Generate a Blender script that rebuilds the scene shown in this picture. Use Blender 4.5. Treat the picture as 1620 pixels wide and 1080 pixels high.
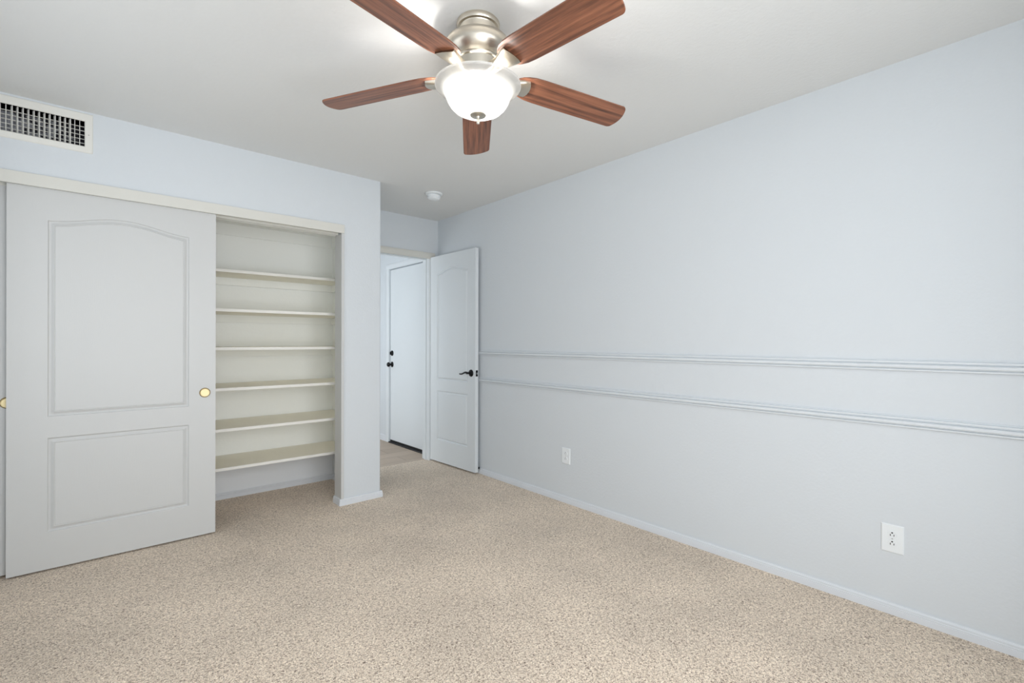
import bpy, bmesh, math
from mathutils import Vector, Matrix

for o in list(bpy.data.objects):
    bpy.data.objects.remove(o)
S = bpy.context.scene
COL = S.collection
PI = math.pi

def lin(r, g, b):
    f = lambda c: c/12.92 if c <= 0.04045 else ((c+0.055)/1.055)**2.4
    return (f(r/255), f(g/255), f(b/255), 1.0)

# ------------------------------------------------------------------ camera
PHI = 0.7194
cam_data = bpy.data.cameras.new('camera')
cam_data.sensor_width = 36.0
cam_data.lens = 758.0/1620*36.0
cam_data.shift_y = 0.56/1620
cam_data.clip_start = 0.02
cam = bpy.data.objects.new('camera', cam_data)
COL.objects.link(cam)
cam.matrix_world = (Matrix.Translation((0, 0, 1.2)) @ Matrix.Rotation(-PHI, 4, 'Z')
                    @ Matrix.Rotation(PI/2, 4, 'X') @ Matrix.Rotation(0.0022, 4, 'Z'))
S.camera = cam

# ------------------------------------------------------------------ world, daylight, exposure
S.view_settings.view_transform = 'Standard'
S.view_settings.look = 'None'
S.view_settings.gamma = 1
S.view_settings.use_curve_mapping = False
S.view_settings.exposure = 0.05
world = bpy.data.worlds.new('overcast_sky')
S.world = world
world.use_nodes = True
bg = world.node_tree.nodes['Background']
bg.inputs['Color'].default_value = (0.80, 0.90, 1.0, 1)
bg.inputs['Strength'].default_value = 1.0
S.cycles.max_bounces = 12
S.cycles.diffuse_bounces = 8
S.cycles.use_denoising = True
S.cycles.sample_clamp_indirect = 6

def area_light(name, loc, direction, sx, sy, power, color):
    l = bpy.data.lights.new(name, 'AREA')
    l.shape = 'RECTANGLE'
    l.size = sx
    l.size_y = sy
    l.energy = power
    l.color = color
    o = bpy.data.objects.new(name, l)
    COL.objects.link(o)
    o.location = loc
    o.rotation_euler = Vector(direction).to_track_quat('-Z', 'Z').to_euler()
    return o

# daylight at the back window; the left window's light is an added fill
area_light('daylight_back_window', (0.65, -0.74, 1.22), (0.0, 1, 0.0), 1.9, 1.85, 70, (0.965, 0.98, 1.0))
area_light('fill_left_window', (-0.74, 2.05, 1.48), (1, 0.0, 0.0), 1.9, 1.25, 11, (0.965, 0.98, 1.0))

area_light('fill_hall_window', (0.30, 5.15, 1.25), (1, 0.0, 0.0), 1.2, 1.7, 38, (0.95, 0.98, 1.0))  # added unseen source, evens out the light on the hall door

# ------------------------------------------------------------------ materials
def mat(name, color, rough=0.6, metal=0.0, spec=0.5, bump=None):
    m = bpy.data.materials.new(name)
    m.use_nodes = True
    nt = m.node_tree
    p = nt.nodes['Principled BSDF']
    p.inputs['Base Color'].default_value = color
    p.inputs['Roughness'].default_value = rough
    p.inputs['Metallic'].default_value = metal
    p.inputs['Specular IOR Level'].default_value = spec
    if bump:
        scale, strength, dist, stretch = bump
        tc = nt.nodes.new('ShaderNodeTexCoord')
        mp = nt.nodes.new('ShaderNodeMapping')
        mp.inputs['Scale'].default_value = stretch
        n = nt.nodes.new('ShaderNodeTexNoise')
        n.inputs['Scale'].default_value = scale
        n.inputs['Detail'].default_value = 3
        b = nt.nodes.new('ShaderNodeBump')
        b.inputs['Strength'].default_value = strength
        b.inputs['Distance'].default_value = dist
        nt.links.new(tc.outputs['Object'], mp.inputs['Vector'])
        nt.links.new(mp.outputs['Vector'], n.inputs['Vector'])
        nt.links.new(n.outputs['Fac'], b.inputs['Height'])
        nt.links.new(b.outputs['Normal'], p.inputs['Normal'])
    return m

M = {}
M['wall'] = mat('blue_grey_wall_paint', lin(212, 217, 221), 0.62, spec=0.3, bump=(70, 0.25, 0.004, (1, 1, 1)))
M['ceiling'] = mat('white_ceiling_paint', lin(222, 223, 222), 0.9, spec=0.2, bump=(55, 0.35, 0.004, (1, 1, 1)))
M['trim'] = mat('white_trim_paint', lin(219, 223, 228), 0.4, spec=0.4)
M['cream'] = mat('cream_trim_paint', lin(214, 213, 206), 0.45, spec=0.4)
M['rail'] = mat('blue_grey_rail_paint', lin(216, 221, 225), 0.45, spec=0.4)
M['door_white'] = mat('white_door_paint', lin(202, 203, 202), 0.42, spec=0.4, bump=(60, 0.12, 0.002, (6, 6, 0.5)))
M['door_cool'] = mat('cool_white_door_paint', lin(218, 223, 226), 0.42, spec=0.4, bump=(60, 0.1, 0.002, (6, 6, 0.5)))
M['shelf'] = mat('cream_shelf_paint', lin(246, 242, 229), 0.5, spec=0.35)
M['shelf_edge'] = mat('white_shelf_edge', lin(236, 234, 228), 0.5, spec=0.35)
M['closet_wall'] = mat('closet_wall_paint', lin(244, 245, 242), 0.7, spec=0.25, bump=(70, 0.2, 0.004, (1, 1, 1)))
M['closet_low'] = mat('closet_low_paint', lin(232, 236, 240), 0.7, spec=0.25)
M['plastic'] = mat('white_plastic', lin(232, 236, 238), 0.35)
M['slot'] = mat('dark_slot', (0.02, 0.02, 0.022, 1), 0.6)
M['black'] = mat('black_metal', (0.006, 0.006, 0.007, 1), 0.3, spec=0.25)
M['rubber'] = mat('black_rubber', (0.012, 0.012, 0.012, 1), 0.7)
M['brass'] = mat('brass', lin(236, 220, 176), 0.55, 0.8)
M['brass_rim'] = mat('dark_brass_rim', lin(120, 104, 70), 0.45, 0.9)
M['vent'] = mat('vent_enamel', lin(226, 225, 219), 0.45)
M['duct'] = mat('shaded_duct', (0.035, 0.036, 0.05, 1), 0.6, 0.2)
def duct_blotch_shading(m):  # noise blotches, with the lit left and shaded right painted in along X
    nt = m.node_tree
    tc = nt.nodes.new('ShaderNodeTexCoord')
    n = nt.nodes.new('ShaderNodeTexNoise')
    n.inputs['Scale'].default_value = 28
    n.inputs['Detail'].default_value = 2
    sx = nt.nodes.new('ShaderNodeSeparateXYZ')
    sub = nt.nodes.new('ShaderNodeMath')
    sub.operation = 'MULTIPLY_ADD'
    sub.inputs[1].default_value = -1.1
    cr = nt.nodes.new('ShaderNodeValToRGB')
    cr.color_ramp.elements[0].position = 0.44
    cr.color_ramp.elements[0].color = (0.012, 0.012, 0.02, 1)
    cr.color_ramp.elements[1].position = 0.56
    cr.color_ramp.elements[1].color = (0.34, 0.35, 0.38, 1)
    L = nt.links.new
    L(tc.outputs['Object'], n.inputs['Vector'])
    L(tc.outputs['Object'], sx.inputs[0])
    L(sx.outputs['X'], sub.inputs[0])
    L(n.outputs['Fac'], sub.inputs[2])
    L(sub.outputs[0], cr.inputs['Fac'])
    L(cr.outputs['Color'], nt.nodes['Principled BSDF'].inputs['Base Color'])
duct_blotch_shading(M['duct'])
M['bronze'] = mat('dark_bronze', (0.03, 0.03, 0.03, 1), 0.5, 0.5)
M['steel'] = mat('latch_steel', (0.5, 0.5, 0.5, 1), 0.35, 1.0)
M['vinyl'] = mat('window_vinyl', lin(235, 236, 236), 0.4)

def nickel():
    m = mat('brushed_nickel', lin(208, 200, 186), 0.30, 1.0)
    nt = m.node_tree
    p = nt.nodes['Principled BSDF']
    p.inputs['Anisotropic'].default_value = 0.5
    tc = nt.nodes.new('ShaderNodeTexCoord')
    mp = nt.nodes.new('ShaderNodeMapping')
    mp.inputs['Scale'].default_value = (3, 3, 500)
    n = nt.nodes.new('ShaderNodeTexNoise')
    n.inputs['Scale'].default_value = 3
    r = nt.nodes.new('ShaderNodeMapRange')
    r.inputs['To Min'].default_value = 0.24
    r.inputs['To Max'].default_value = 0.38
    nt.links.new(tc.outputs['Object'], mp.inputs['Vector'])
    nt.links.new(mp.outputs['Vector'], n.inputs['Vector'])
    nt.links.new(n.outputs['Fac'], r.inputs['Value'])
    nt.links.new(r.outputs['Result'], p.inputs['Roughness'])
    return m
M['nickel'] = nickel()

def wood():
    m = mat('walnut_blade_wood', (0.2, 0.08, 0.04, 1), 0.38, spec=0.5)
    nt = m.node_tree
    p = nt.nodes['Principled BSDF']
    tc = nt.nodes.new('ShaderNodeTexCoord')
    oi = nt.nodes.new('ShaderNodeObjectInfo')
    add = nt.nodes.new('ShaderNodeVectorMath')
    nt.links.new(tc.outputs['Object'], add.inputs[0])
    nt.links.new(oi.outputs['Location'], add.inputs[1])
    mp = nt.nodes.new('ShaderNodeMapping')
    mp.inputs['Scale'].default_value = (0.75, 17, 17)
    n = nt.nodes.new('ShaderNodeTexNoise')
    n.noise_dimensions = '4D'
    n.inputs['Scale'].default_value = 4
    n.inputs['Detail'].default_value = 8
    n.inputs['Roughness'].default_value = 0.62
    n.inputs['Distortion'].default_value = 0.25
    mul = nt.nodes.new('ShaderNodeMath')
    mul.operation = 'MULTIPLY'
    mul.inputs[1].default_value = 37
    nt.links.new(oi.outputs['Random'], mul.inputs[0])
    nt.links.new(mul.outputs[0], n.inputs['W'])
    cr = nt.nodes.new('ShaderNodeValToRGB')
    e = cr.color_ramp.elements
    e[0].position = 0.30
    e[0].color = lin(66, 44, 36)
    e[1].position = 0.72
    e[1].color = lin(168, 112, 84)
    x = e.new(0.45)
    x.color = lin(114, 73, 55)
    x = e.new(0.56)
    x.color = lin(142, 92, 68)
    nt.links.new(tc.outputs['Object'], mp.inputs['Vector'])
    nt.links.new(mp.outputs['Vector'], n.inputs['Vector'])
    nt.links.new(n.outputs['Fac'], cr.inputs['Fac'])
    nt.links.new(cr.outputs['Color'], p.inputs['Base Color'])
    return m
M['wood'] = wood()

def carpet():
    m = mat('speckled_beige_carpet', (0.4, 0.3, 0.25, 1), 0.95, spec=0.1)
    nt = m.node_tree
    p = nt.nodes['Principled BSDF']
    p.inputs['Sheen Weight'].default_value = 0.25
    p.inputs['Sheen Roughness'].default_value = 0.6
    tc = nt.nodes.new('ShaderNodeTexCoord')
    n = nt.nodes.new('ShaderNodeTexNoise')
    n.inputs['Scale'].default_value = 125
    n.inputs['Detail'].default_value = 3
    n.inputs['Roughness'].default_value = 0.65
    n.inputs['Distortion'].default_value = 1.2
    cr = nt.nodes.new('ShaderNodeValToRGB')
    e = cr.color_ramp.elements
    e[0].position = 0.34
    e[0].color = lin(104, 84, 68)
    e[1].position = 0.66
    e[1].color = lin(250, 236, 216)
    x = e.new(0.44)
    x.color = lin(196, 176, 154)
    x = e.new(0.54)
    x.color = lin(230, 213, 193)
    big = nt.nodes.new('ShaderNodeTexNoise')
    big.inputs['Scale'].default_value = 2.2
    big.inputs['Detail'].default_value = 3
    br = nt.nodes.new('ShaderNodeMapRange')
    br.inputs['From Min'].default_value = 0.3
    br.inputs['From Max'].default_value = 0.7
    br.inputs['To Min'].default_value = 0.91
    br.inputs['To Max'].default_value = 1.12
    mx = nt.nodes.new('ShaderNodeVectorMath')
    mx.operation = 'SCALE'
    b = nt.nodes.new('ShaderNodeBump')
    b.inputs['Strength'].default_value = 0.7
    b.inputs['Distance'].default_value = 0.006
    L = nt.links.new
    L(tc.outputs['Object'], n.inputs['Vector'])
    L(tc.outputs['Object'], big.inputs['Vector'])
    L(n.outputs['Fac'], cr.inputs['Fac'])
    L(big.outputs['Fac'], br.inputs['Value'])
    n2 = nt.nodes.new('ShaderNodeTexNoise')
    n2.inputs['Scale'].default_value = 210
    n2.inputs['Detail'].default_value = 2
    L(tc.outputs['Object'], n2.inputs['Vector'])
    dk = nt.nodes.new('ShaderNodeMapRange')
    dk.inputs['From Min'].default_value = 0.33
    dk.inputs['From Max'].default_value = 0.47
    dk.inputs['To Min'].default_value = 0.50
    dk.inputs['To Max'].default_value = 1.06
    L(n2.outputs['Fac'], dk.inputs['Value'])
    s2 = nt.nodes.new('ShaderNodeVectorMath')
    s2.operation = 'SCALE'
    L(cr.outputs['Color'], s2.inputs[0])
    L(dk.outputs['Result'], s2.inputs['Scale'])
    L(s2.outputs['Vector'], mx.inputs[0])
    L(br.outputs['Result'], mx.inputs['Scale'])
    L(mx.outputs['Vector'], p.inputs['Base Color'])
    L(n.outputs['Fac'], b.inputs['Height'])
    L(b.outputs['Normal'], p.inputs['Normal'])
    return m
M['carpet'] = carpet()

def planks():
    m = mat('hall_floor_planks', lin(170, 152, 134), 0.5)
    nt = m.node_tree
    p = nt.nodes['Principled BSDF']
    tc = nt.nodes.new('ShaderNodeTexCoord')
    br = nt.nodes.new('ShaderNodeTexBrick')
    br.inputs['Scale'].default_value = 1
    br.inputs['Brick Width'].default_value = 1.2
    br.inputs['Row Height'].default_value = 0.19
    br.inputs['Mortar Size'].default_value = 0.0022
    br.inputs['Color1'].default_value = lin(190, 172, 154)
    br.inputs['Color2'].default_value = lin(176, 158, 140)
    br.inputs['Mortar'].default_value = lin(120, 104, 90)
    mp = nt.nodes.new('ShaderNodeMapping')
    mp.inputs['Scale'].default_value = (2, 22, 1)
    n = nt.nodes.new('ShaderNodeTexNoise')
    n.inputs['Scale'].default_value = 1.6
    n.inputs['Detail'].default_value = 5
    r = nt.nodes.new('ShaderNodeMapRange')
    r.inputs['To Min'].default_value = 0.8
    r.inputs['To Max'].default_value = 1.15
    s = nt.nodes.new('ShaderNodeVectorMath')
    s.operation = 'SCALE'
    L = nt.links.new
    L(tc.outputs['Object'], br.inputs['Vector'])
    L(tc.outputs['Object'], mp.inputs['Vector'])
    L(mp.outputs['Vector'], n.inputs['Vector'])
    L(n.outputs['Fac'], r.inputs['Value'])
    L(br.outputs['Color'], s.inputs[0])
    L(r.outputs['Result'], s.inputs['Scale'])
    L(s.outputs['Vector'], p.inputs['Base Color'])
    return m
M['planks'] = planks()

def frosted():
    m = bpy.data.materials.new('frosted_lamp_glass')
    m.use_nodes = True
    nt = m.node_tree
    nt.nodes.clear()
    out = nt.nodes.new('ShaderNodeOutputMaterial')
    d = nt.nodes.new('ShaderNodeBsdfDiffuse')
    t = nt.nodes.new('ShaderNodeBsdfTranslucent')
    g = nt.nodes.new('ShaderNodeBsdfGlossy')
    g.inputs['Roughness'].default_value = 0.15
    d.inputs['Color'].default_value = (0.7, 0.71, 0.71, 1)
    t.inputs['Color'].default_value = (0.30, 0.305, 0.305, 1)
    m1 = nt.nodes.new('ShaderNodeMixShader')
    m1.inputs[0].default_value = 0.72
    m2 = nt.nodes.new('ShaderNodeMixShader')
    m2.inputs[0].default_value = 0.06
    tr = nt.nodes.new('ShaderNodeBsdfTransparent')
    m3 = nt.nodes.new('ShaderNodeMixShader')
    m3.inputs[0].default_value = 0.30
    L = nt.links.new
    L(d.outputs[0], m1.inputs[1])
    L(t.outputs[0], m1.inputs[2])
    L(m1.outputs[0], m2.inputs[1])
    L(g.outputs[0], m2.inputs[2])
    L(m2.outputs[0], m3.inputs[1])
    L(tr.outputs[0], m3.inputs[2])
    L(m3.outputs[0], out.inputs['Surface'])
    return m
M['glass_bowl'] = frosted()

def pane_mat():
    m = bpy.data.materials.new('window_glass')
    m.use_nodes = True
    nt = m.node_tree
    nt.nodes.clear()
    out = nt.nodes.new('ShaderNodeOutputMaterial')
    t = nt.nodes.new('ShaderNodeBsdfTransparent')
    g = nt.nodes.new('ShaderNodeBsdfGlossy')
    g.inputs['Roughness'].default_value = 0.02
    mx = nt.nodes.new('ShaderNodeMixShader')
    mx.inputs[0].default_value = 0.06
    nt.links.new(t.outputs[0], mx.inputs[1])
    nt.links.new(g.outputs[0], mx.inputs[2])
    nt.links.new(mx.outputs[0], out.inputs['Surface'])
    return m
M['pane'] = pane_mat()

# ------------------------------------------------------------------ helpers
def box(bm, x0, x1, y0, y1, z0, z1, mi=0):
    v = [bm.verts.new(p) for p in ((x0, y0, z0), (x1, y0, z0), (x1, y1, z0), (x0, y1, z0),
                                   (x0, y0, z1), (x1, y0, z1), (x1, y1, z1), (x0, y1, z1))]
    for f in ((0, 3, 2, 1), (4, 5, 6, 7), (0, 1, 5, 4), (1, 2, 6, 5), (2, 3, 7, 6), (3, 0, 4, 7)):
        bm.faces.new([v[i] for i in f]).material_index = mi
    return v

def sweep(bm, prof, a, b, frame, caps=True, mi=0):
    """prof: list of 2D points; frame(t, (p, q)) gives the 3D point at end t"""
    r0 = [bm.verts.new(frame(a, p)) for p in prof]
    r1 = [bm.verts.new(frame(b, p)) for p in prof]
    n = len(prof)
    for i in range(n):
        j = (i+1) % n
        bm.faces.new((r0[i], r0[j], r1[j], r1[i])).material_index = mi
    if caps:
        bm.faces.new(r0[::-1]).material_index = mi
        bm.faces.new(r1).material_index = mi

def lathe(bm, prof, seg=48, center=(0, 0, 0), axis='Z', mi=0, smooth=True):
    rings = []
    cx, cy, cz = center
    def P(r, h, a):
        c, s = r*math.cos(a), r*math.sin(a)
        if axis == 'Z':
            return (cx+c, cy+s, cz+h)
        if axis == 'Y':
            return (cx+c, cy+h, cz+s)
        return (cx+h, cy+c, cz+s)
    for r, h in prof:
        if r < 1e-6:
            rings.append([bm.verts.new(P(0, h, 0))])
        else:
            rings.append([bm.verts.new(P(r, h, 2*PI*k/seg)) for k in range(seg)])
    for A, B in zip(rings[:-1], rings[1:]):
        for k in range(seg):
            l = (k+1) % seg
            if len(A) == 1 and len(B) == 1:
                continue
            if len(A) == 1:
                f = bm.faces.new((A[0], B[k], B[l]))
            elif len(B) == 1:
                f = bm.faces.new((A[k], A[l], B[0]))
            else:
                f = bm.faces.new((A[k], A[l], B[l], B[k]))
            f.material_index = mi
            f.smooth = smooth

def build(name, bm, mats, parent=None, loc=None, rot=None, bevel=0, smooth_angle=None, recalc=True):
    if recalc:
        bmesh.ops.recalc_face_normals(bm, faces=bm.faces)
    me = bpy.data.meshes.new(name)
    bm.to_mesh(me)
    bm.free()
    if not isinstance(mats, (list, tuple)):
        mats = [mats]
    for m in mats:
        me.materials.append(m)
    o = bpy.data.objects.new(name, me)
    COL.objects.link(o)
    if parent:
        o.parent = parent
    if loc:
        o.location = loc
    if rot:
        o.rotation_euler = rot
    if bevel:
        md = o.modifiers.new('bevel', 'BEVEL')
        md.width = bevel
        md.segments = 2
        md.limit_method = 'ANGLE'
        md.angle_limit = math.radians(40)
    if smooth_angle:
        for p in me.polygons:
            p.use_smooth = True
        try:
            me.set_sharp_from_angle(angle=math.radians(smooth_angle))
        except Exception:
            pass
    return o

def tag(o, label, cat, kind=None, group=None):
    o['label'] = label
    o['category'] = cat
    if kind:
        o['kind'] = kind
    if group:
        o['group'] = group
    return o

def empty(name, loc, rz=0):
    o = bpy.data.objects.new(name, None)
    o.empty_display_size = 0.1
    COL.objects.link(o)
    o.location = loc
    o.rotation_euler = (0, 0, rz)
    return o

def struct(name, bm, m, label, cat, **k):
    return tag(build(name, bm, m, **k), label, cat, 'structure')

# ------------------------------------------------------------------ dimensions (metres)
H = 2.435            # ceiling
XL, XR = -0.50, 2.668  # left and right wall
YN, YC = -0.50, 3.461  # wall behind the camera, closet wall face
YCI = 3.575          # inner face of the closet wall
YCB = 4.19           # closet back
XCS = 1.585          # closet side wall
XO = 1.681           # outer corner of the closet pier
YB, YB2 = 4.205, 4.32  # doorway wall
XH, YH = 2.68, 5.90  # hallway wall with the flush door

# ------------------------------------------------------------------ room shell
bm = bmesh.new()
box(bm, XL-0.1, XR+0.1, YN-0.1, 4.27, -0.06, 0)
struct('floor', bm, M['carpet'], 'speckled beige cut pile carpet covering the bedroom floor', 'floor')
bm = bmesh.new()
box(bm, 0.4, 2.9, 4.272, YH+0.1, -0.06, -0.004)
struct('floor_hall', bm, M['planks'], 'taupe wood-look plank floor of the hallway beyond the doorway', 'floor')
bm = bmesh.new()
box(bm, XL-0.1, 2.9, YN-0.1, YH+0.1, H, H+0.08)
struct('ceiling', bm, M['ceiling'], 'white lightly textured ceiling over the whole room', 'ceiling')

def wall_x(bm, y0, y1, x0, x1, z0, z1, holes):
    """wall along X between y0 and y1 with rectangular holes (xa, xb, za, zb)"""
    xs = sorted({x0, x1} | {h[0] for h in holes} | {h[1] for h in holes})
    zs = sorted({z0, z1} | {h[2] for h in holes} | {h[3] for h in holes})
    for a, b in zip(xs[:-1], xs[1:]):
        for c, d in zip(zs[:-1], zs[1:]):
            mx, mz = (a+b)/2, (c+d)/2
            if any(h[0] < mx < h[1] and h[2] < mz < h[3] for h in holes):
                continue
            box(bm, a, b, y0, y1, c, d)

def wall_y(bm, x0, x1, y0, y1, z0, z1, holes):
    ys = sorted({y0, y1} | {h[0] for h in holes} | {h[1] for h in holes})
    zs = sorted({z0, z1} | {h[2] for h in holes} | {h[3] for h in holes})
    for a, b in zip(ys[:-1], ys[1:]):
        for c, d in zip(zs[:-1], zs[1:]):
            my, mz = (a+b)/2, (c+d)/2
            if any(h[0] < my < h[1] and h[2] < mz < h[3] for h in holes):
                continue
            box(bm, x0, x1, a, b, c, d)

WB = (-0.30, 1.60, 0.30, 2.15)     # window behind the camera (x, z)
WL = (1.10, 3.00, 0.85, 2.10)     # added fill window in the left wall (y, z)
VENT = (-0.405, -0.033, 2.247, 2.381)

bm = bmesh.new()
wall_x(bm, YN-0.12, YN, XL-0.12, XR+0.12, 0, H, [WB])
struct('wall_near', bm, M['wall'], 'blue-grey wall with a window, behind the viewpoint', 'wall')
bm = bmesh.new()
wall_y(bm, XL-0.12, XL, YN, YCB+0.1, 0, H, [WL])
struct('wall_left', bm, M['wall'], 'blue-grey left wall with an added fill window, outside the view', 'wall')
bm = bmesh.new()
box(bm, XR, XR+0.12, YN, YB2, 0, H)
struct('wall_right', bm, M['wall'], 'long pale blue-grey right wall with two moulded rails and outlets', 'wall')

# closet wall: header, left stub and the pier with its rounded outer corner
bm = bmesh.new()
wall_x(bm, YC, YCI, XL, 1.388, 0, H, [(-0.40, 1.388, 0, 2.02), VENT])
pts = [(1.388, YC)]
for k in range(7):
    a = -PI/2+PI/2*k/6
    pts.append((XO-0.012+0.012*math.cos(a), YC+0.012+0.012*math.sin(a)))
pts += [(XO, YB), (XO, YB2), (XCS, YB2), (XCS, YCI), (1.388, YCI)]
sweep(bm, pts, 0, H, lambda t, p: (p[0], p[1], t))
struct('wall_far', bm, M['wall'], 'pale blue-grey closet wall with its pier and rounded outer corner', 'wall')
bm = bmesh.new()
box(bm, XL, XCS, YCB, YCB+0.1, 0, H)
struct('wall_closet', bm, M['closet_wall'], 'off-white back wall inside the open closet', 'wall')
bm = bmesh.new()
box(bm, XL, XCS, YCI, YCB, 2.097, H-0.002)
struct('ceiling_closet', bm, M['closet_wall'], 'off-white lowered ceiling inside the closet', 'ceiling')
bm = bmesh.new()
box(bm, XCS-0.003, XCS, YCI, YCB, 0.33, 2.097)
struct('trim_9', bm, M['closet_wall'], 'off-white painted side lining inside the closet above the bottom shelf', 'wall panel')
bm = bmesh.new()
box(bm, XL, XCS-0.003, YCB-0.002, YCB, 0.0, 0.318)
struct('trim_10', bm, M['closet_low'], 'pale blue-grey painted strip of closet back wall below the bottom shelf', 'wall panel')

# doorway wall
DX0, DX1, DZ = 1.78, 2.56, 2.045
bm = bmesh.new()
wall_x(bm, YB, YB2, XO, XR, 0, H, [(DX0-0.018, DX1+0.018, 0, DZ+0.018)])
struct('wall_alcove', bm, M['wall'], 'small pale blue-grey wall around the bedroom doorway', 'wall')
bm = bmesh.new()
for x0, x1 in ((DX0-0.018, DX0), (DX1, DX1+0.018)):
    box(bm, x0, x1, YB-0.002, YB2+0.002, 0, DZ)
box(bm, DX0-0.018, DX1+0.018, YB-0.002, YB2+0.002, DZ, DZ+0.018)
struct('trim_1', bm, M['door_cool'], 'white door jamb lining the bedroom doorway', 'door jamb', bevel=0.001)
bm = bmesh.new()   # stop
box(bm, DX1-0.010, DX1, YB+0.040, YB+0.075, 0, DZ-0.012)
box(bm, DX0, DX0+0.010, YB+0.040, YB+0.075, 0, DZ-0.012)
box(bm, DX0, DX1, YB+0.040, YB+0.075, DZ-0.012, DZ)
struct('trim_2', bm, M['door_cool'], 'narrow white door stop strip inside the bedroom door jamb', 'door stop moulding', bevel=0.002)
def casing(name, z0, label):
    prof = [(0, 0), (0, 0.008), (0.006, 0.012), (0.020, 0.011), (0.030, 0.014), (0.055, 0.016), (0.062, 0.012), (0.062, 0)]
    bm = bmesh.new()
    sweep(bm, prof, DX0-0.07, DX1+0.066, lambda t, p: (t, YB-p[1], DZ-0.008+p[0]))
    return struct(name, bm, M['cream'], label, 'door casing', smooth_angle=35)
casing('trim_3', 0, 'cream casing board across the top of the bedroom doorway')
bm = bmesh.new()
prof = [(0, 0), (0, 0.008), (0.006, 0.012), (0.020, 0.011), (0.030, 0.014), (0.055, 0.016), (0.062, 0.012), (0.062, 0)]
sweep(bm, prof, 0, DZ-0.008, lambda t, p: (DX1+0.004+p[0], YB-p[1], t))
sweep(bm, prof, 0, DZ-0.008, lambda t, p: (DX0-0.004-p[0], YB-p[1], t))
struct('trim_4', bm, M['door_cool'], 'white casing boards down the sides of the bedroom doorway', 'door casing', smooth_angle=35)

# hallway
bm = bmesh.new()
HD = (4.42, 5.29, 2.062)
wall_y(bm, XH, XH+0.12, YB2, YH, -0.004, H, [(HD[0], HD[1], -0.004, HD[2])])
struct('wall_hall_right', bm, M['wall'], 'pale hallway wall around the flush white door', 'wall')
bm = bmesh.new()
box(bm, 0.5, XH, YH, YH+0.1, -0.004, H)
struct('wall_hall_far', bm, M['wall'], 'end wall of the hallway, outside the view', 'wall')
bm = bmesh.new()
wall_y(bm, 0.5, 0.6, YB2, YH, -0.004, H, [(4.55, 5.75, 0.40, 2.10)])  # hole for the added hall fill window
struct('wall_hall_left', bm, M['wall'], 'left wall of the hallway, hidden behind the closet', 'wall')
bm = bmesh.new()
box(bm, 0.5, XCS, YCB+0.1, YB2, -0.004, H)
struct('wall_hall_near', bm, M['wall'], 'hallway side of the closet back wall', 'wall')
bm = bmesh.new()
box(bm, XR, XH+0.12, YB2, YB2+0.02, -0.004, H)
struct('trim_11', bm, M['wall'], 'narrow wall return between doorway and hallway wall', 'wall')
bm = bmesh.new()
sweep(bm, prof, -0.004, HD[2]-0.0, lambda t, p: (XH-p[1], HD[1]+0.004+p[0], t))
sweep(bm, prof, -0.004, HD[2]-0.0, lambda t, p: (XH-p[1], HD[0]-0.004-p[0], t))
sweep(bm, prof, HD[0]-0.066, HD[1]+0.066, lambda t, p: (XH-p[1], t, HD[2]+p[0]))
struct('trim_5', bm, M['door_cool'], 'white casing around the flush hallway door', 'door casing', smooth_angle=35)

# ------------------------------------------------------------------ baseboards, rails
def base_prof(h=0.048, t=0.013):
    return [(0, 0), (t, 0), (t, h*0.52), (t-0.002, h*0.56), (t-0.0005, h*0.60), (t-0.0005, h*0.66), (t-0.003, h*0.70),
            (t-0.0025, h*0.86), (t-0.006, h), (0, h)]
bm = bmesh.new()
sweep(bm, base_prof(), YN, YB, lambda t, p: (XR-p[0], t, p[1]))
struct('baseboard_right', bm, M['trim'], 'low white baseboard along the right wall', 'baseboard', smooth_angle=30)
bm = bmesh.new()
sweep(bm, base_prof(), YN, YCI, lambda t, p: (XL+p[0], t, p[1]))
struct('baseboard_left', bm, M['trim'], 'low white baseboard along the left wall', 'baseboard')
bm = bmesh.new()
sweep(bm, base_prof(), XL+0.013, XR-0.013, lambda t, p: (t, YN+p[0], p[1]))
struct('baseboard_near', bm, M['trim'], 'low white baseboard along the wall behind the viewpoint', 'baseboard')
def path_sweep(bm, pts, prof):
    """pts: floor plan polyline; prof offset to the right-hand side of travel"""
    n = len(pts)
    rings = []
    for i, p in enumerate(pts):
        p = Vector(p)
        d0 = (p-Vector(pts[i-1])).normalized() if i else None
        d1 = (Vector(pts[i+1])-p).normalized() if i < n-1 else None
        if d0 is None: d0 = d1
        if d1 is None: d1 = d0
        n0 = Vector((d0.y, -d0.x)); n1 = Vector((d1.y, -d1.x))
        m = (n0+n1).normalized()
        m = m/max(0.3, m.dot(n0))
        rings.append([bm.verts.new((p.x+m.x*q[0], p.y+m.y*q[0], q[1])) for q in prof])
    for A, B in zip(rings[:-1], rings[1:]):
        for i in range(len(prof)):
            j = (i+1) % len(prof)
            bm.faces.new((A[i], A[j], B[j], B[i]))
    bm.faces.new(rings[0][::-1])
    bm.faces.new(rings[-1])
bm = bmesh.new()
path_sweep(bm, [(1.368, YCI), (1.368, YC-0.002), (XO, YC-0.002), (XO, YB)], base_prof())
struct('baseboard_far', bm, M['trim'], 'low white baseboard wrapped around the closet pier', 'baseboard', smooth_angle=30)
bm = bmesh.new()
path_sweep(bm, [(XL, YCB-0.002), (XCS, YCB-0.002), (XCS, YCI)], base_prof(0.048, 0.011))
struct('baseboard_closet', bm, M['trim'], 'low white baseboard inside the closet', 'baseboard', smooth_angle=30)
bm = bmesh.new()
sweep(bm, base_prof(0.07, 0.012), HD[1]+0.066, YH, lambda t, p: (XH-p[0], t, p[1]-0.004))
struct('baseboard_hall', bm, M['trim'], 'white baseboard beside the flush hallway door', 'baseboard')

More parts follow.
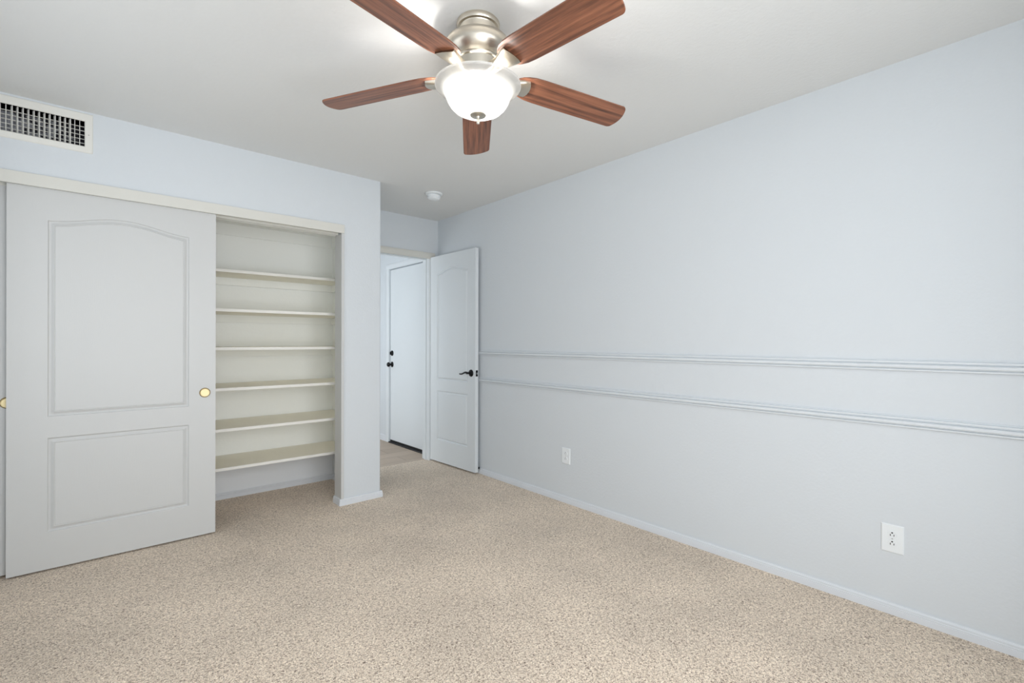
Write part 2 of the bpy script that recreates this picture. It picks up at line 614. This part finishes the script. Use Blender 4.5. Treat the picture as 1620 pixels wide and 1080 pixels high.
def rail(name, z0, label):
    pr = [(0, 0), (0.0125, 0), (0.0145, 0.002), (0.0145, 0.0070), (0.0065, 0.0078), (0.0065, 0.0104), (0.0150, 0.0115), (0.0190, 0.0165), (0.0190, 0.0255),
          (0.0150, 0.0288), (0.0065, 0.0294), (0.0065, 0.0322), (0.0130, 0.0332), (0.0145, 0.037), (0.0135, 0.0422), (0.0050, 0.0430), (0.0050, 0.0452), (0.0080, 0.046), (0.0070, 0.049), (0, 0.049)]
    bm = bmesh.new()
    sweep(bm, pr, YN, YB, lambda t, p: (XR-p[0], t, z0+p[1]))
    struct(name, bm, M['rail'], label, 'wall rail', smooth_angle=25)
rail('trim_6', 1.078, 'upper fluted rail moulding running along the right wall')
rail('trim_7', 0.832, 'lower fluted rail moulding running along the right wall')

# closet opening: fascia, lining board, top track
bm = bmesh.new()
box(bm, -0.40, 1.388, YC-0.016, YC+0.002, 1.990, 2.052)
o = struct('trim_8', bm, M['cream'], 'cream fascia board hiding the track above the closet doors', 'fascia board', bevel=0.0015)
bm = bmesh.new()
box(bm, 1.368, 1.3885, YC-0.010, YCI, 0.0, 1.990)
struct('trim_12', bm, M['door_white'], 'thin white jamb board at the right edge of the closet opening', 'closet jamb', bevel=0.001)
bm = bmesh.new()
box(bm, -0.40, 1.368, YC+0.002, YCI, 2.005, 2.022)
for y in (YC+0.006, YC+0.058, YCI-0.006):
    box(bm, -0.40, 1.368, y-0.002, y+0.002, 1.985 if y > YC+0.02 else 1.992, 2.005)
struct('trim_13', bm, M['cream'], 'sliding door track under the closet header', 'door track')

# ------------------------------------------------------------------ panelled doors
PROF = [(0.0, 0.0), (0.0012, -0.0003), (0.003, -0.0035), (0.006, -0.0055), (0.011, -0.006), (0.0165, -0.0045), (0.022, -0.0015), (0.0262, -0.0006), (0.029, -0.0022), (0.031, -0.0012), (0.0325, -0.0012)]
PROF = [(a, b*1.5) for a, b in PROF]
def panel_face(bm, W, Hd, x0, x1, lo, up, y, sgn, arch):
    """moulded door face in local coords: x 0..W, z 0..Hd at depth y; sgn -1 = faces -Y. lo/up = (z0, z1); arch = rise of the top panel."""
    offs = [p[0] for p in PROF]
    nx = 26
    xs = [0.0, x0-0.0015] + [x0+o for o in offs] + [x0+offs[-1]+(x1-x0-2*offs[-1])*k/nx for k in range(1, nx)] + [x1-o for o in reversed(offs)] + [x1+0.0015, W]
    zs = [0.0]
    for (a, b) in (lo, up):
        zs += [a-0.0015]+[a+o for o in offs]
        m = 14 if b-a > 0.6 else 2
        zs += [a+offs[-1]+(b-a-2*offs[-1])*k/m for k in range(1, m)]
        zs += [b-o for o in reversed(offs)]+[b+0.0015]
    zs += [Hd]
    def prof(d):
        if d <= 0: return 0.0
        for (a, ha), (b, hb) in zip(PROF[:-1], PROF[1:]):
            if d <= b+1e-9:
                return ha+(hb-ha)*(d-a)/(b-a)
        return PROF[-1][1]
    def shape(x):                      # cathedral arch 0..1
        t = (x-x0)/(x1-x0)
        if t <= 0 or t >= 1: return 0.0
        return math.sin(PI*t)**1.8
    zlo = up[0]+0.62*(up[1]-up[0])
    grid = []
    for z in zs:
        row = []
        for x in xs:
            dz = -1
            for (a, b) in (lo, up):
                if a-1e-9 <= z <= b+1e-9:
                    dz = min(z-a, b-z)
            dx = min(x-x0, x1-x)
            d = min(dx, dz)
            if z <= zlo: bl = 0
            elif z <= up[1]+0.002: bl = min(1, (z-zlo)/(up[1]-0.035-zlo))
            else: bl = (Hd-z)/(Hd-up[1])
            bl = max(0, bl)
            zz = z+arch*shape(min(max(x, x0), x1))*bl*bl*(3-2*bl)
            row.append(bm.verts.new((x, y-sgn*-1*0 + sgn*prof(d), zz)))
        grid.append(row)
    for r0, r1 in zip(grid[:-1], grid[1:]):
        for i in range(len(xs)-1):
            f = (r0[i], r0[i+1], r1[i+1], r1[i]) if sgn < 0 else (r0[i], r1[i], r1[i+1], r0[i+1])
            fc = bm.faces.new(f)
            fc.smooth = True
    return grid

def panel_door(name, W, Hd, T, x0, x1, lo, up, arch, m, parent=None, back=True):
    bm = bmesh.new()
    A = panel_face(bm, W, Hd, x0, x1, lo, up, 0.0, -1, arch)
    B = panel_face(bm, W, Hd, x0, x1, lo, up, T, 1, arch)
    def strip(a, b):
        for i in range(len(a)-1):
            bm.faces.new((a[i], a[i+1], b[i+1], b[i]))
    strip(A[0], B[0]); strip(A[-1], B[-1])
    strip([r[0] for r in A], [r[0] for r in B]); strip([r[-1] for r in A], [r[-1] for r in B])
    o = build(name, bm, m, parent=parent)
    for p in o.data.polygons:
        p.use_smooth = True
    o.data.set_sharp_from_angle(angle=math.radians(38))
    return o

def flush_pull(parent, x, z, y):
    bm = bmesh.new()
    lathe(bm, [(0.0, -0.0008), (0.0222, -0.0009), (0.0238, -0.0022), (0.0252, -0.0026)], 40, (x, y-0.001, z), 'Y', 0)
    lathe(bm, [(0.0252, -0.0026), (0.0262, -0.0012), (0.0290, -0.0010), (0.0295, 0.002)], 40, (x, y-0.001, z), 'Y', 1)
    o = build('finger_pull', bm, [M['brass'], M['brass_rim']], parent=parent, smooth_angle=25)
    o['label'] = 'round brass finger pull'
    return o

d = empty('door_1', (-0.324, 3.472, 0.010))
tag(d, 'front white sliding closet door with arched upper panel and brass pull', 'closet door', 'structure')
panel_door('door_panel', 0.904, 1.988, 0.035, 0.148, 0.766, (0.192, 0.684), (0.793, 1.819), 0.050, M['door_white'], d)
flush_pull(d, 0.847, 0.873, -0.0008)
d = empty('door_2', (-0.396, 3.520, 0.012))
tag(d, 'rear white sliding closet door, only its left edge showing', 'closet door', 'structure')
panel_door('door_panel', 0.904, 1.988, 0.035, 0.148, 0.766, (0.192, 0.684), (0.793, 1.819), 0.050, M['door_white'], d)
flush_pull(d, 0.072, 0.873, -0.0008)

# bedroom door, swung open against the right wall; local x runs from hinge to free edge, face towards -Y local
HX, HY = 2.572, 4.186
ang = math.atan2(3.470-HY, 2.600-HX)
d = empty('door_3', (HX, HY, 0.016), ang)
tag(d, 'white two panel bedroom door swung open against the right wall', 'door', 'structure')
o = panel_door('door_panel', 0.716, 2.034, 0.035, 0.112, 0.604, (0.215, 0.702), (0.808, 1.860), 0.047, M['door_cool'], d)
# local +x -> towards camera; local -y must face -X: rotate check: with ang ~ -88 deg, local -y = (sin ang, -cos ang) ~ (-1, 0)
bm = bmesh.new()   # rosette + neck + wave lever on the visible side
lathe(bm, [(0.0, -0.022), (0.010, -0.022), (0.012, -0.012), (0.022, -0.010), (0.030, -0.006), (0.033, -0.0005), (0.033, 0.0)], 32, (0.656, 0, 0.898), 'Y')
build('handle_rose', bm, M['black'], parent=d)
def lever(ysign, y0):
    bm = bmesh.new()
    pts = []
    n = 16
    for k in range(n+1):
        t = k/n
        x = 0.656+0.006-t*0.128
        z = 0.900+0.006*math.sin(t*2*PI*0.95+0.3)-0.012*t*t
        y = y0+ysign*(0.045-0.008*t)
        w = 0.0085*(1-0.45*t)+0.001
        h = 0.0060*(1-0.5*t)
        pts.append((x, y, z, h, w))
    rings = []
    for (x, y, z, h, w) in pts:
        rings.append([bm.verts.new((x, y+h*math.cos(a), z+w*math.sin(a))) for a in [2*PI*q/12 for q in range(12)]])
    for A, B in zip(rings[:-1], rings[1:]):
        for q in range(12):
            bm.faces.new((A[q], A[(q+1) % 12], B[(q+1) % 12], B[q])).smooth = True
    bm.faces.new(rings[0]); bm.faces.new(rings[-1][::-1])
    lathe(bm, [(0.0, 0), (0.011, 0.0), (0.009, ysign*0.03), (0.011, ysign*0.042), (0.008, ysign*0.052), (0.0, ysign*0.053)], 20, (0.656, y0, 0.900), 'Y')
    o = build('handle_lever', bm, M['black'], parent=d)
    return o
lever(-1, -0.004)
bm = bmesh.new()
box(bm, 0.7155, 0.7175, 0.006, 0.029, 0.870, 0.926)
o = build('latch_plate', bm, M['black'], parent=d)
bm = bmesh.new()
box(bm, 0.7165, 0.7270, 0.012, 0.023, 0.889, 0.905)
build('latch_bolt', bm, M['steel'], parent=o)
bm = bmesh.new()
lathe(bm, [(0.0, 0.0), (0.014, 0.0), (0.013, 0.004), (0.0045, 0.006), (0.0045, 0.016), (0.009, 0.017), (0.009, 0.026), (0.0, 0.027)], 24, (0.702, 0.035, 0.033), 'Y')
build('door_stop', bm, M['rubber'], parent=d)
for hz in (0.22, 1.0, 1.80):
    bm = bmesh.new()
    lathe(bm, [(0.0, 0), (0.006, 0), (0.006, 0.088), (0.0, 0.088)], 14, (-0.004, 0.038, hz), 'Z')
    box(bm, -0.001, 0.003, 0.006, 0.036, hz, hz+0.088)
    build('hinge', bm, M['black'], parent=d)

# hallway flush door
d = empty('door_4', (XH+0.012, HD[0]+0.004, -0.004))
tag(d, 'plain flush white hallway door with black knob and deadbolt', 'door', 'structure')
DW = HD[1]-HD[0]-0.008
bm = bmesh.new()
box(bm, 0, 0.04, 0, DW, 0.032, 2.058)
build('door_slab', bm, M['door_cool'], parent=d, bevel=0.0015)
bm = bmesh.new()
box(bm, 0.002, 0.036, 0.001, DW-0.001, 0.012, 0.0318)
build('door_sweep', bm, M['rubber'], parent=d)['label'] = 'black rubber sweep under the door'
bm = bmesh.new()
pr = [(-0.03, 0.0), (0.06, 0.0), (0.06, 0.011), (-0.018, 0.011), (-0.03, 0.003)]
sweep(bm, pr, -0.0, DW, lambda t, p: (p[0], t, p[1]+0.0005))
build('threshold', bm, M['bronze'], parent=d)
ky = 5.240-HD[0]-0.004
bm = bmesh.new()
lathe(bm, [(0.033, 0.0), (0.033, -0.004), (0.026, -0.010), (0.012, -0.014), (0.010, -0.030), (0.018, -0.034), (0.027, -0.042), (0.028, -0.052), (0.021, -0.062), (0.0, -0.065)], 28, (0, ky, 0.932), 'X')
build('door_knob', bm, M['black'], parent=d)
bm = bmesh.new()
lathe(bm, [(0.032, 0.0), (0.032, -0.005), (0.025, -0.014), (0.010, -0.016), (0.0, -0.016)], 28, (0, ky, 1.066), 'X')
box(bm, -0.030, -0.014, ky-0.004, ky+0.004, 1.050, 1.082)
build('deadbolt', bm, M['black'], parent=d)

# ------------------------------------------------------------------ windows outside the view; left and hall ones added for fill light
def window(name, along, a0, a1, z0, z1, pos, label):
    d = empty(name, (0, 0, 0))
    tag(d, label, 'window', 'structure')
    def bx(bm, p0, p1, q0, q1, r0, r1):
        if along == 'X': box(bm, p0, p1, q0, q1, r0, r1)
        else: box(bm, q0, q1, p0, p1, r0, r1)
    bm = bmesh.new()
    w = 0.045
    bx(bm, a0, a1, pos-0.09, pos-0.03, z0, z0+w)
    bx(bm, a0, a1, pos-0.09, pos-0.03, z1-w, z1)
    for s in (a0, (a0+a1)/2-w/2, a1-w):
        bx(bm, s, s+w, pos-0.09, pos-0.03, z0+w, z1-w)
    build('window_frame', bm, M['vinyl'], parent=d)
    bm = bmesh.new()
    bx(bm, a0+w, a1-w, pos-0.063, pos-0.059, z0+w, z1-w)
    build('window_pane', bm, M['pane'], parent=d)
window('window_1', 'X', WB[0], WB[1], WB[2], WB[3], YN, 'white vinyl slider window in the wall behind the viewpoint')
window('added_window_2', 'Y', WL[0], WL[1], WL[2], WL[3], XL, 'unseen white vinyl slider window added in the left wall for fill light')

window('added_window_3', 'Y', 4.55, 5.75, 0.40, 2.10, 0.6, 'unseen white vinyl window added at the hidden hallway end for fill light')

# ------------------------------------------------------------------ closet shelves
SH = [(0.334, 3.755, 'lowest and deepest cream shelf in the open closet, nearest the carpet'),
      (0.6056, 3.72, 'second cream closet shelf counted up from the carpet'),
      (0.8824, 3.72, 'third cream closet shelf from the carpet, level with the brass pull'),
      (1.159, 3.72, 'fourth cream closet shelf from the carpet, seen exactly edge on'),
      (1.4205, 3.72, 'second highest cream closet shelf, its top hidden from view'),
      (1.704, 3.84, 'topmost and shallowest cream shelf under the closet header')]
for i, (z, yf, lab) in enumerate(SH):
    th = 0.019
    d = empty('closet_shelf', (0.5, YCB, z-th))
    tag(d, lab, 'shelf', None, 'cream shelves in the open closet')
    bm = bmesh.new()
    x0, x1 = XL+0.004-0.5, XCS-0.006-0.5
    box(bm, x0, x1, yf+0.004-YCB, -0.004, 0, th)
    build('shelf_board', bm, M['shelf'], parent=d)
    bm = bmesh.new()
    box(bm, x0, x1, yf-YCB, yf+0.0045-YCB, -0.0005, th+0.0003)
    build('shelf_edge', bm, M['shelf_edge'], parent=d, bevel=0.001)['label'] = 'white front edge'
    if i > 0:
        bm = bmesh.new()
        box(bm, x0, x1, -0.020, -0.004, -0.058, -0.0005)
        build('wall_cleat', bm, M['closet_wall'], parent=d, bevel=0.001)
        bm = bmesh.new()
        box(bm, x1-0.016, x1, 3.90-YCB, -0.0205, -0.058, -0.0005)
        build('side_cleat', bm, M['closet_wall'], parent=d, bevel=0.001)
bm = bmesh.new()
box(bm, XL, XCS-0.003, YCB-0.012, YCB, 2.010, 2.097)
box(bm, XCS-0.015, XCS-0.003, YCI, YCB-0.012, 2.010, 2.097)
struct('trim_14', bm, M['closet_wall'], 'off-white cleat board round the top of the closet interior', 'trim board', bevel=0.001)

# ------------------------------------------------------------------ air vent
d = empty('air_vent', (-0.219, YC, 2.320))
tag(d, 'white metal air register high on the wall above the closet doors', 'air vent')
vx0, vx1, vz0, vz1 = VENT[0]+0.219, VENT[1]+0.219, VENT[2]-2.320, VENT[3]-2.320
bm = bmesh.new()
f = 0.034
ox0, ox1, oz0, oz1 = vx0-f, vx1+f, vz0-f, vz1+f+0.009
def ring(a, b, ya, yb):
    q = [(a[0], a[2]), (a[1], a[2]), (a[1], a[3]), (a[0], a[3])]
    r = [(b[0], b[2]), (b[1], b[2]), (b[1], b[3]), (b[0], b[3])]
    A = [bm.verts.new((x, ya, z)) for x, z in q]
    B = [bm.verts.new((x, yb, z)) for x, z in r]
    for i in range(4):
        j = (i+1) % 4
        bm.faces.new((A[i], A[j], B[j], B[i]))
O = (ox0, ox1, oz0, oz1)
O2 = (ox0+0.004, ox1-0.004, oz0+0.004, oz1-0.004)
I1 = (vx0-0.004, vx1+0.004, vz0-0.004, vz1+0.004)
I2 = (vx0, vx1, vz0, vz1)
ring(O, O, 0.0, -0.002)
ring(O, O2, -0.002, -0.006)
ring(O2, I1, -0.006, -0.007)
ring(I1, I2, -0.007, -0.003)
ring(I2, I2, -0.003, 0.03)
build('vent_frame', bm, M['vent'], parent=d)
bm = bmesh.new()
nb = 19
sp = (vx1-vx0)/nb
for k in range(1, nb):
    x = vx0+k*sp
    a = 0.0 if (k < 5 or k > nb-3) else math.radians(24)
    dx, dy = math.sin(a)*0.008, math.cos(a)*0.008
    t = 0.0012
    P = [(x-dx-t, 0.004), (x-dx+t, 0.004), (x+dx+t, 0.004+2*dy), (x+dx-t, 0.004+2*dy)]
    if a:
        P = [(x+dx-t, 0.004), (x+dx+t, 0.004), (x-dx+t, 0.004+2*dy), (x-dx-t, 0.004+2*dy)]
    sweep(bm, P, vz0, vz1, lambda tt, p: (p[0], p[1], tt))
build('vertical_louvre', bm, M['vent'], parent=d)
bm = bmesh.new()
for k in range(1, 6):
    z = vz0+(vz1-vz0)*k/6
    sweep(bm, [(0.021, z-0.0012), (0.021, z+0.0012), (0.030, z+0.0012), (0.030, z-0.0012)], vx0, vx1, lambda tt, p: (tt, p[0], p[1]))
build('horizontal_louvre', bm, M['vent'], parent=d)
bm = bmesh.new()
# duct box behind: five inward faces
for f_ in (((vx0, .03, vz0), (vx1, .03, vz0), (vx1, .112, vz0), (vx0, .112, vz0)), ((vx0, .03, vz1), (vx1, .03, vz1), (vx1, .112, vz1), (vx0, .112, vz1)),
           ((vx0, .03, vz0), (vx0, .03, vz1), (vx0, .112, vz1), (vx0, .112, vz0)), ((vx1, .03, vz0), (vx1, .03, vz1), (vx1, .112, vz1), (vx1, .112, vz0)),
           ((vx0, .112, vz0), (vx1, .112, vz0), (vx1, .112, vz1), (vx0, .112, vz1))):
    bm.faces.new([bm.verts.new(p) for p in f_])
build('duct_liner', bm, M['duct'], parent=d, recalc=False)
bm = bmesh.new()
lathe(bm, [(0.0, -0.0015), (0.002, -0.001), (0.003, 0.0)], 12, (vx1+0.017, -0.0068, (vz0+vz1)/2-0.004), 'Y')
build('screw', bm, M['steel'], parent=d)

# ------------------------------------------------------------------ outlets
def outlet(y, z, w, h, label, slots):
    d = empty('wall_outlet', (XR, y, z))
    tag(d, label, 'outlet', None, 'duplex outlets low on the right wall')
    bm = bmesh.new()
    a, b = w/2, h/2
    pr = [(a, b, 0.0), (a, b, -0.003), (a-0.004, b-0.004, -0.006)]
    rings = []
    for (p, q, x) in pr:
        rings.append([bm.verts.new((x, s*p, t*q)) for s, t in ((-1, -1), (1, -1), (1, 1), (-1, 1))])
    for A, B in zip(rings[:-1], rings[1:]):
        for i in range(4):
            bm.faces.new((A[i], A[(i+1) % 4], B[(i+1) % 4], B[i]))
    bm.faces.new(rings[-1]); bm.faces.new(rings[0])
    build('cover_plate', bm, M['plastic'], parent=d)
    for s in (-1, 1):
        bm = bmesh.new()
        zc = s*0.0195
        # rounded receptacle face
        pts = []
        for k in range(28):
            t = 2*PI*k/28
            yy = 0.0172*math.cos(t); zz = 0.0172*math.sin(t)
            zz = max(-0.0135, min(0.0135, zz))
            pts.append((yy, zc+zz))
        A = [bm.verts.new((-0.006, p[0], p[1])) for p in pts]
        B = [bm.verts.new((-0.0082, p[0]*0.95, zc+(p[1]-zc)*0.95)) for p in pts]
        for i in range(28):
            bm.faces.new((A[i], A[(i+1) % 28], B[(i+1) % 28], B[i]))
        bm.faces.new(B)
        bm.faces.new(A)
        r = build('receptacle', bm, M['plastic'], parent=d)
        bm = bmesh.new()
        # the camera faces +X, so +Y is to the left
        box(bm, -0.0088, -0.0080, 0.0050, 0.0077, zc-0.0075, zc+0.0015)
        box(bm, -0.0088, -0.0080, -0.0077, -0.0050, zc-0.0068, zc+0.0010)
        lathe(bm, [(0.0, -0.0088), (0.0033, -0.0088), (0.0033, -0.0080)], 12, (0, 0, zc+0.0075), 'X')
        build('slot', bm, slots, parent=r)
    bm = bmesh.new()
    lathe(bm, [(0.0, -0.0082), (0.0022, -0.0076), (0.0028, -0.006)], 12, (0, 0, 0), 'X')
    build('screw', bm, M['steel'], parent=d)
M['slot_light'] = mat('grey_slot', (0.30, 0.31, 0.32, 1), 0.6)
outlet(2.4275, 0.349, 0.082, 0.118, 'smaller white outlet on the right wall, nearer the open door', M['slot_light'])
outlet(0.4845, 0.333, 0.081, 0.124, 'white duplex outlet with dark slots at the near end of the right wall', M['slot'])

# ------------------------------------------------------------------ smoke detector
d = empty('smoke_detector', (2.140, 3.435, H))
tag(d, 'small round white smoke detector on the ceiling near the doorway', 'smoke detector')
bm = bmesh.new()
lathe(bm, [(0.0, 0.0), (0.070, 0.0), (0.072, -0.004), (0.070, -0.011), (0.062, -0.013), (0.0, -0.013)], 48)
build('base_plate', bm, M['plastic'], parent=d)
bm = bmesh.new()
lathe(bm, [(0.0, 0.0), (0.055, 0.0), (0.056, -0.014), (0.053, -0.019), (0.049, -0.021), (0.049, -0.024), (0.053, -0.026), (0.050, -0.034), (0.035, -0.042), (0.0, -0.044)], 48)
build('detector_body', bm, M['plastic'], parent=d, loc=(0.0, 0.0, -0.012), rot=(math.radians(5), math.radians(4), 0))

# ------------------------------------------------------------------ ceiling fan
FX, FY = 1.1255, 1.4876
fan = empty('ceiling_fan', (FX, FY, H))
tag(fan, 'brushed nickel ceiling fan with five walnut blades and a lit frosted glass bowl', 'ceiling fan')
def z(zw): return zw-H
bm = bmesh.new()
lathe(bm, [(0.0, 0.0), (0.080, 0.0), (0.084, z(2.430)), (0.084, z(2.421)), (0.080, z(2.414)), (0.0715, z(2.412)), (0.0695, z(2.409)), (0.0685, z(2.372)), (0.066, z(2.36))], 64)
build('canopy', bm, M['nickel'], parent=fan, smooth_angle=38)
bm = bmesh.new()
lathe(bm, [(0.060, z(2.372)), (0.080, z(2.371)), (0.104, z(2.366)), (0.122, z(2.354)), (0.129, z(2.338)), (0.127, z(2.322)), (0.118, z(2.304)),
           (0.103, z(2.288)), (0.094, z(2.281)), (0.096, z(2.278)), (0.094, z(2.273)), (0.088, z(2.271)), (0.080, z(2.236)), (0.074, z(2.214)), (0.070, z(2.212)), (0.0, z(2.212))], 64)
build('motor_housing', bm, M['nickel'], parent=fan, smooth_angle=38)
bm = bmesh.new()
lathe(bm, [(0.0, z(2.2115)), (0.052, z(2.2115)), (0.055, z(2.205)), (0.055, z(2.186)), (0.050, z(2.182)), (0.012, z(2.180)), (0.006, z(2.176)), (0.0055, z(2.083))], 40)
build('light_fitter', bm, M['nickel'], parent=fan)
bm = bmesh.new()
outer = [(0.166, 2.194), (0.1665, 2.190), (0.162, 2.1855), (0.150, 2.180), (0.139, 2.172), (0.131, 2.161), (0.125, 2.147), (0.119, 2.131), (0.109, 2.115), (0.094, 2.100), (0.073, 2.089), (0.048, 2.082), (0.024, 2.079), (0.006, 2.0785)]
inner = [(max(r-0.0045, 0.006), h+0.0035) for r, h in outer[2:]]
lathe(bm, [(r, z(h)) for r, h in (inner[::-1]+[(0.160, 2.1905), (0.164, 2.1955)]+outer)], 72)
build('glass_bowl', bm, M['glass_bowl'], parent=fan)['label'] = 'frosted white glass bowl'
bm = bmesh.new()
lathe(bm, [(0.0, z(2.084)), (0.030, z(2.0805)), (0.031, z(2.0785)), (0.029, z(2.076)), (0.008, z(2.073)), (0.0055, z(2.066)), (0.0055, z(2.054)), (0.007, z(2.050)), (0.005, z(2.045)), (0.0, z(2.044))], 32)
build('finial', bm, M['nickel'], parent=fan, smooth_angle=38)
AZ0, PITCH, DROOP = 0.9357, -0.1949, 0.0846
ZR = 2.2438
def blade_mesh():
    bm = bmesh.new()
    out = []
    top = []
    W0, W1, R = 0.0675, 0.0675, 0.664
    def add(r, w): top.append((r, w))
    add(0.150, 0.0); add(0.1505, 0.012); add(0.154, 0.026); add(0.162, 0.038); add(0.176, 0.049); add(0.196, 0.058); add(0.222, 0.0645); add(0.26, 0.067); add(0.34, 0.0675); add(0.46, 0.0675); add(0.58, 0.0675)
    for k in range(7):
        a = math.radians(65)*k/6
        top.append((R-0.0327+0.022*math.sin(a), 0.0675-0.022+0.022*math.cos(a)))
    for w in (0.046, 0.036, 0.026, 0.016, 0.008, 0.0):
        top.append((R-4.26*w*w, w))
    pts = top+[(r, -w) for r, w in top[-2:0:-1]]
    t = 0.003
    A = [bm.verts.new((r, w, t)) for r, w in pts]
    B = [bm.verts.new((r, w, -t)) for r, w in pts]
    bm.faces.new(A); bm.faces.new(B[::-1])
    for i in range(len(pts)):
        j = (i+1) % len(pts)
        bm.faces.new((A[i], B[i], B[j], A[j]))
    return bm
def iron_mesh():
    bm = bmesh.new()
    # stations: r, half width, underside depth, top offset
    st = [(0.066, 0.022, 0.026, 0.006), (0.085, 0.021, 0.027, 0.006), (0.105, 0.021, 0.026, 0.003), (0.130, 0.025, 0.023, 0.0), (0.155, 0.032, 0.019, -0.0), (0.178, 0.039, 0.0155, 0.0), (0.196, 0.043, 0.0125, 0.0), (0.206, 0.0435, 0.010, 0.0)]
    rings = []
    n = 10
    for r, w, dpt, top in st:
        ring = []
        bow = 0.012 if r > 0.19 else 0.0
        for k in range(n+1):
            a = PI*k/n
            y = w*math.cos(a)
            yy = w*math.copysign(abs(math.cos(a))**0.7, math.cos(a))
            zz = -dpt*(math.sin(a)**0.45)
            ring.append(bm.verts.new((r+bow*(1-(yy/w)**2), yy, zz-0.0032)))
        ring.append(bm.verts.new((r, -w, top-0.0032)))
        ring.append(bm.verts.new((r, w, top-0.0032)))
        rings.append(ring)
    for A, B in zip(rings[:-1], rings[1:]):
        m = len(A)
        for i in range(m):
            bm.faces.new((A[i], A[(i+1) % m], B[(i+1) % m], B[i])).smooth = True
    bm.faces.new(rings[0]); bm.faces.new(rings[-1][::-1])
    return bm
bproto = iproto = None
for k in range(5):
    az = AZ0-k*2*PI/5
    mtx = (Matrix.Translation((0, 0, z(ZR))) @ Matrix.Rotation(az, 4, 'Z') @ Matrix.Rotation(math.atan(DROOP), 4, 'Y') @ Matrix.Rotation(PITCH, 4, 'X'))
    if k == 0:
        b = build('blade', blade_mesh(), M['wood'], parent=fan, bevel=0.0012)
        ir = build('blade_bracket', iron_mesh(), M['nickel'], parent=fan)
        ir.data.set_sharp_from_angle(angle=math.radians(45))
        bproto, iproto = b, ir
    else:
        b = bproto.copy(); COL.objects.link(b); b.parent = fan
        ir = iproto.copy(); COL.objects.link(ir); ir.parent = fan
    b.matrix_local = mtx
    ir.matrix_local = mtx
for sx in (-1, 1):
    l = bpy.data.lights.new('fan_bulb', 'POINT')
    l.energy = 4.6
    l.shadow_soft_size = 0.022
    l.color = (1.0, 0.955, 0.90)
    o = bpy.data.objects.new('fan_bulb', l)
    COL.objects.link(o)
    o.parent = fan
    o.location = (sx*0.078*math.cos(0.3), sx*0.078*math.sin(0.3), z(2.138))
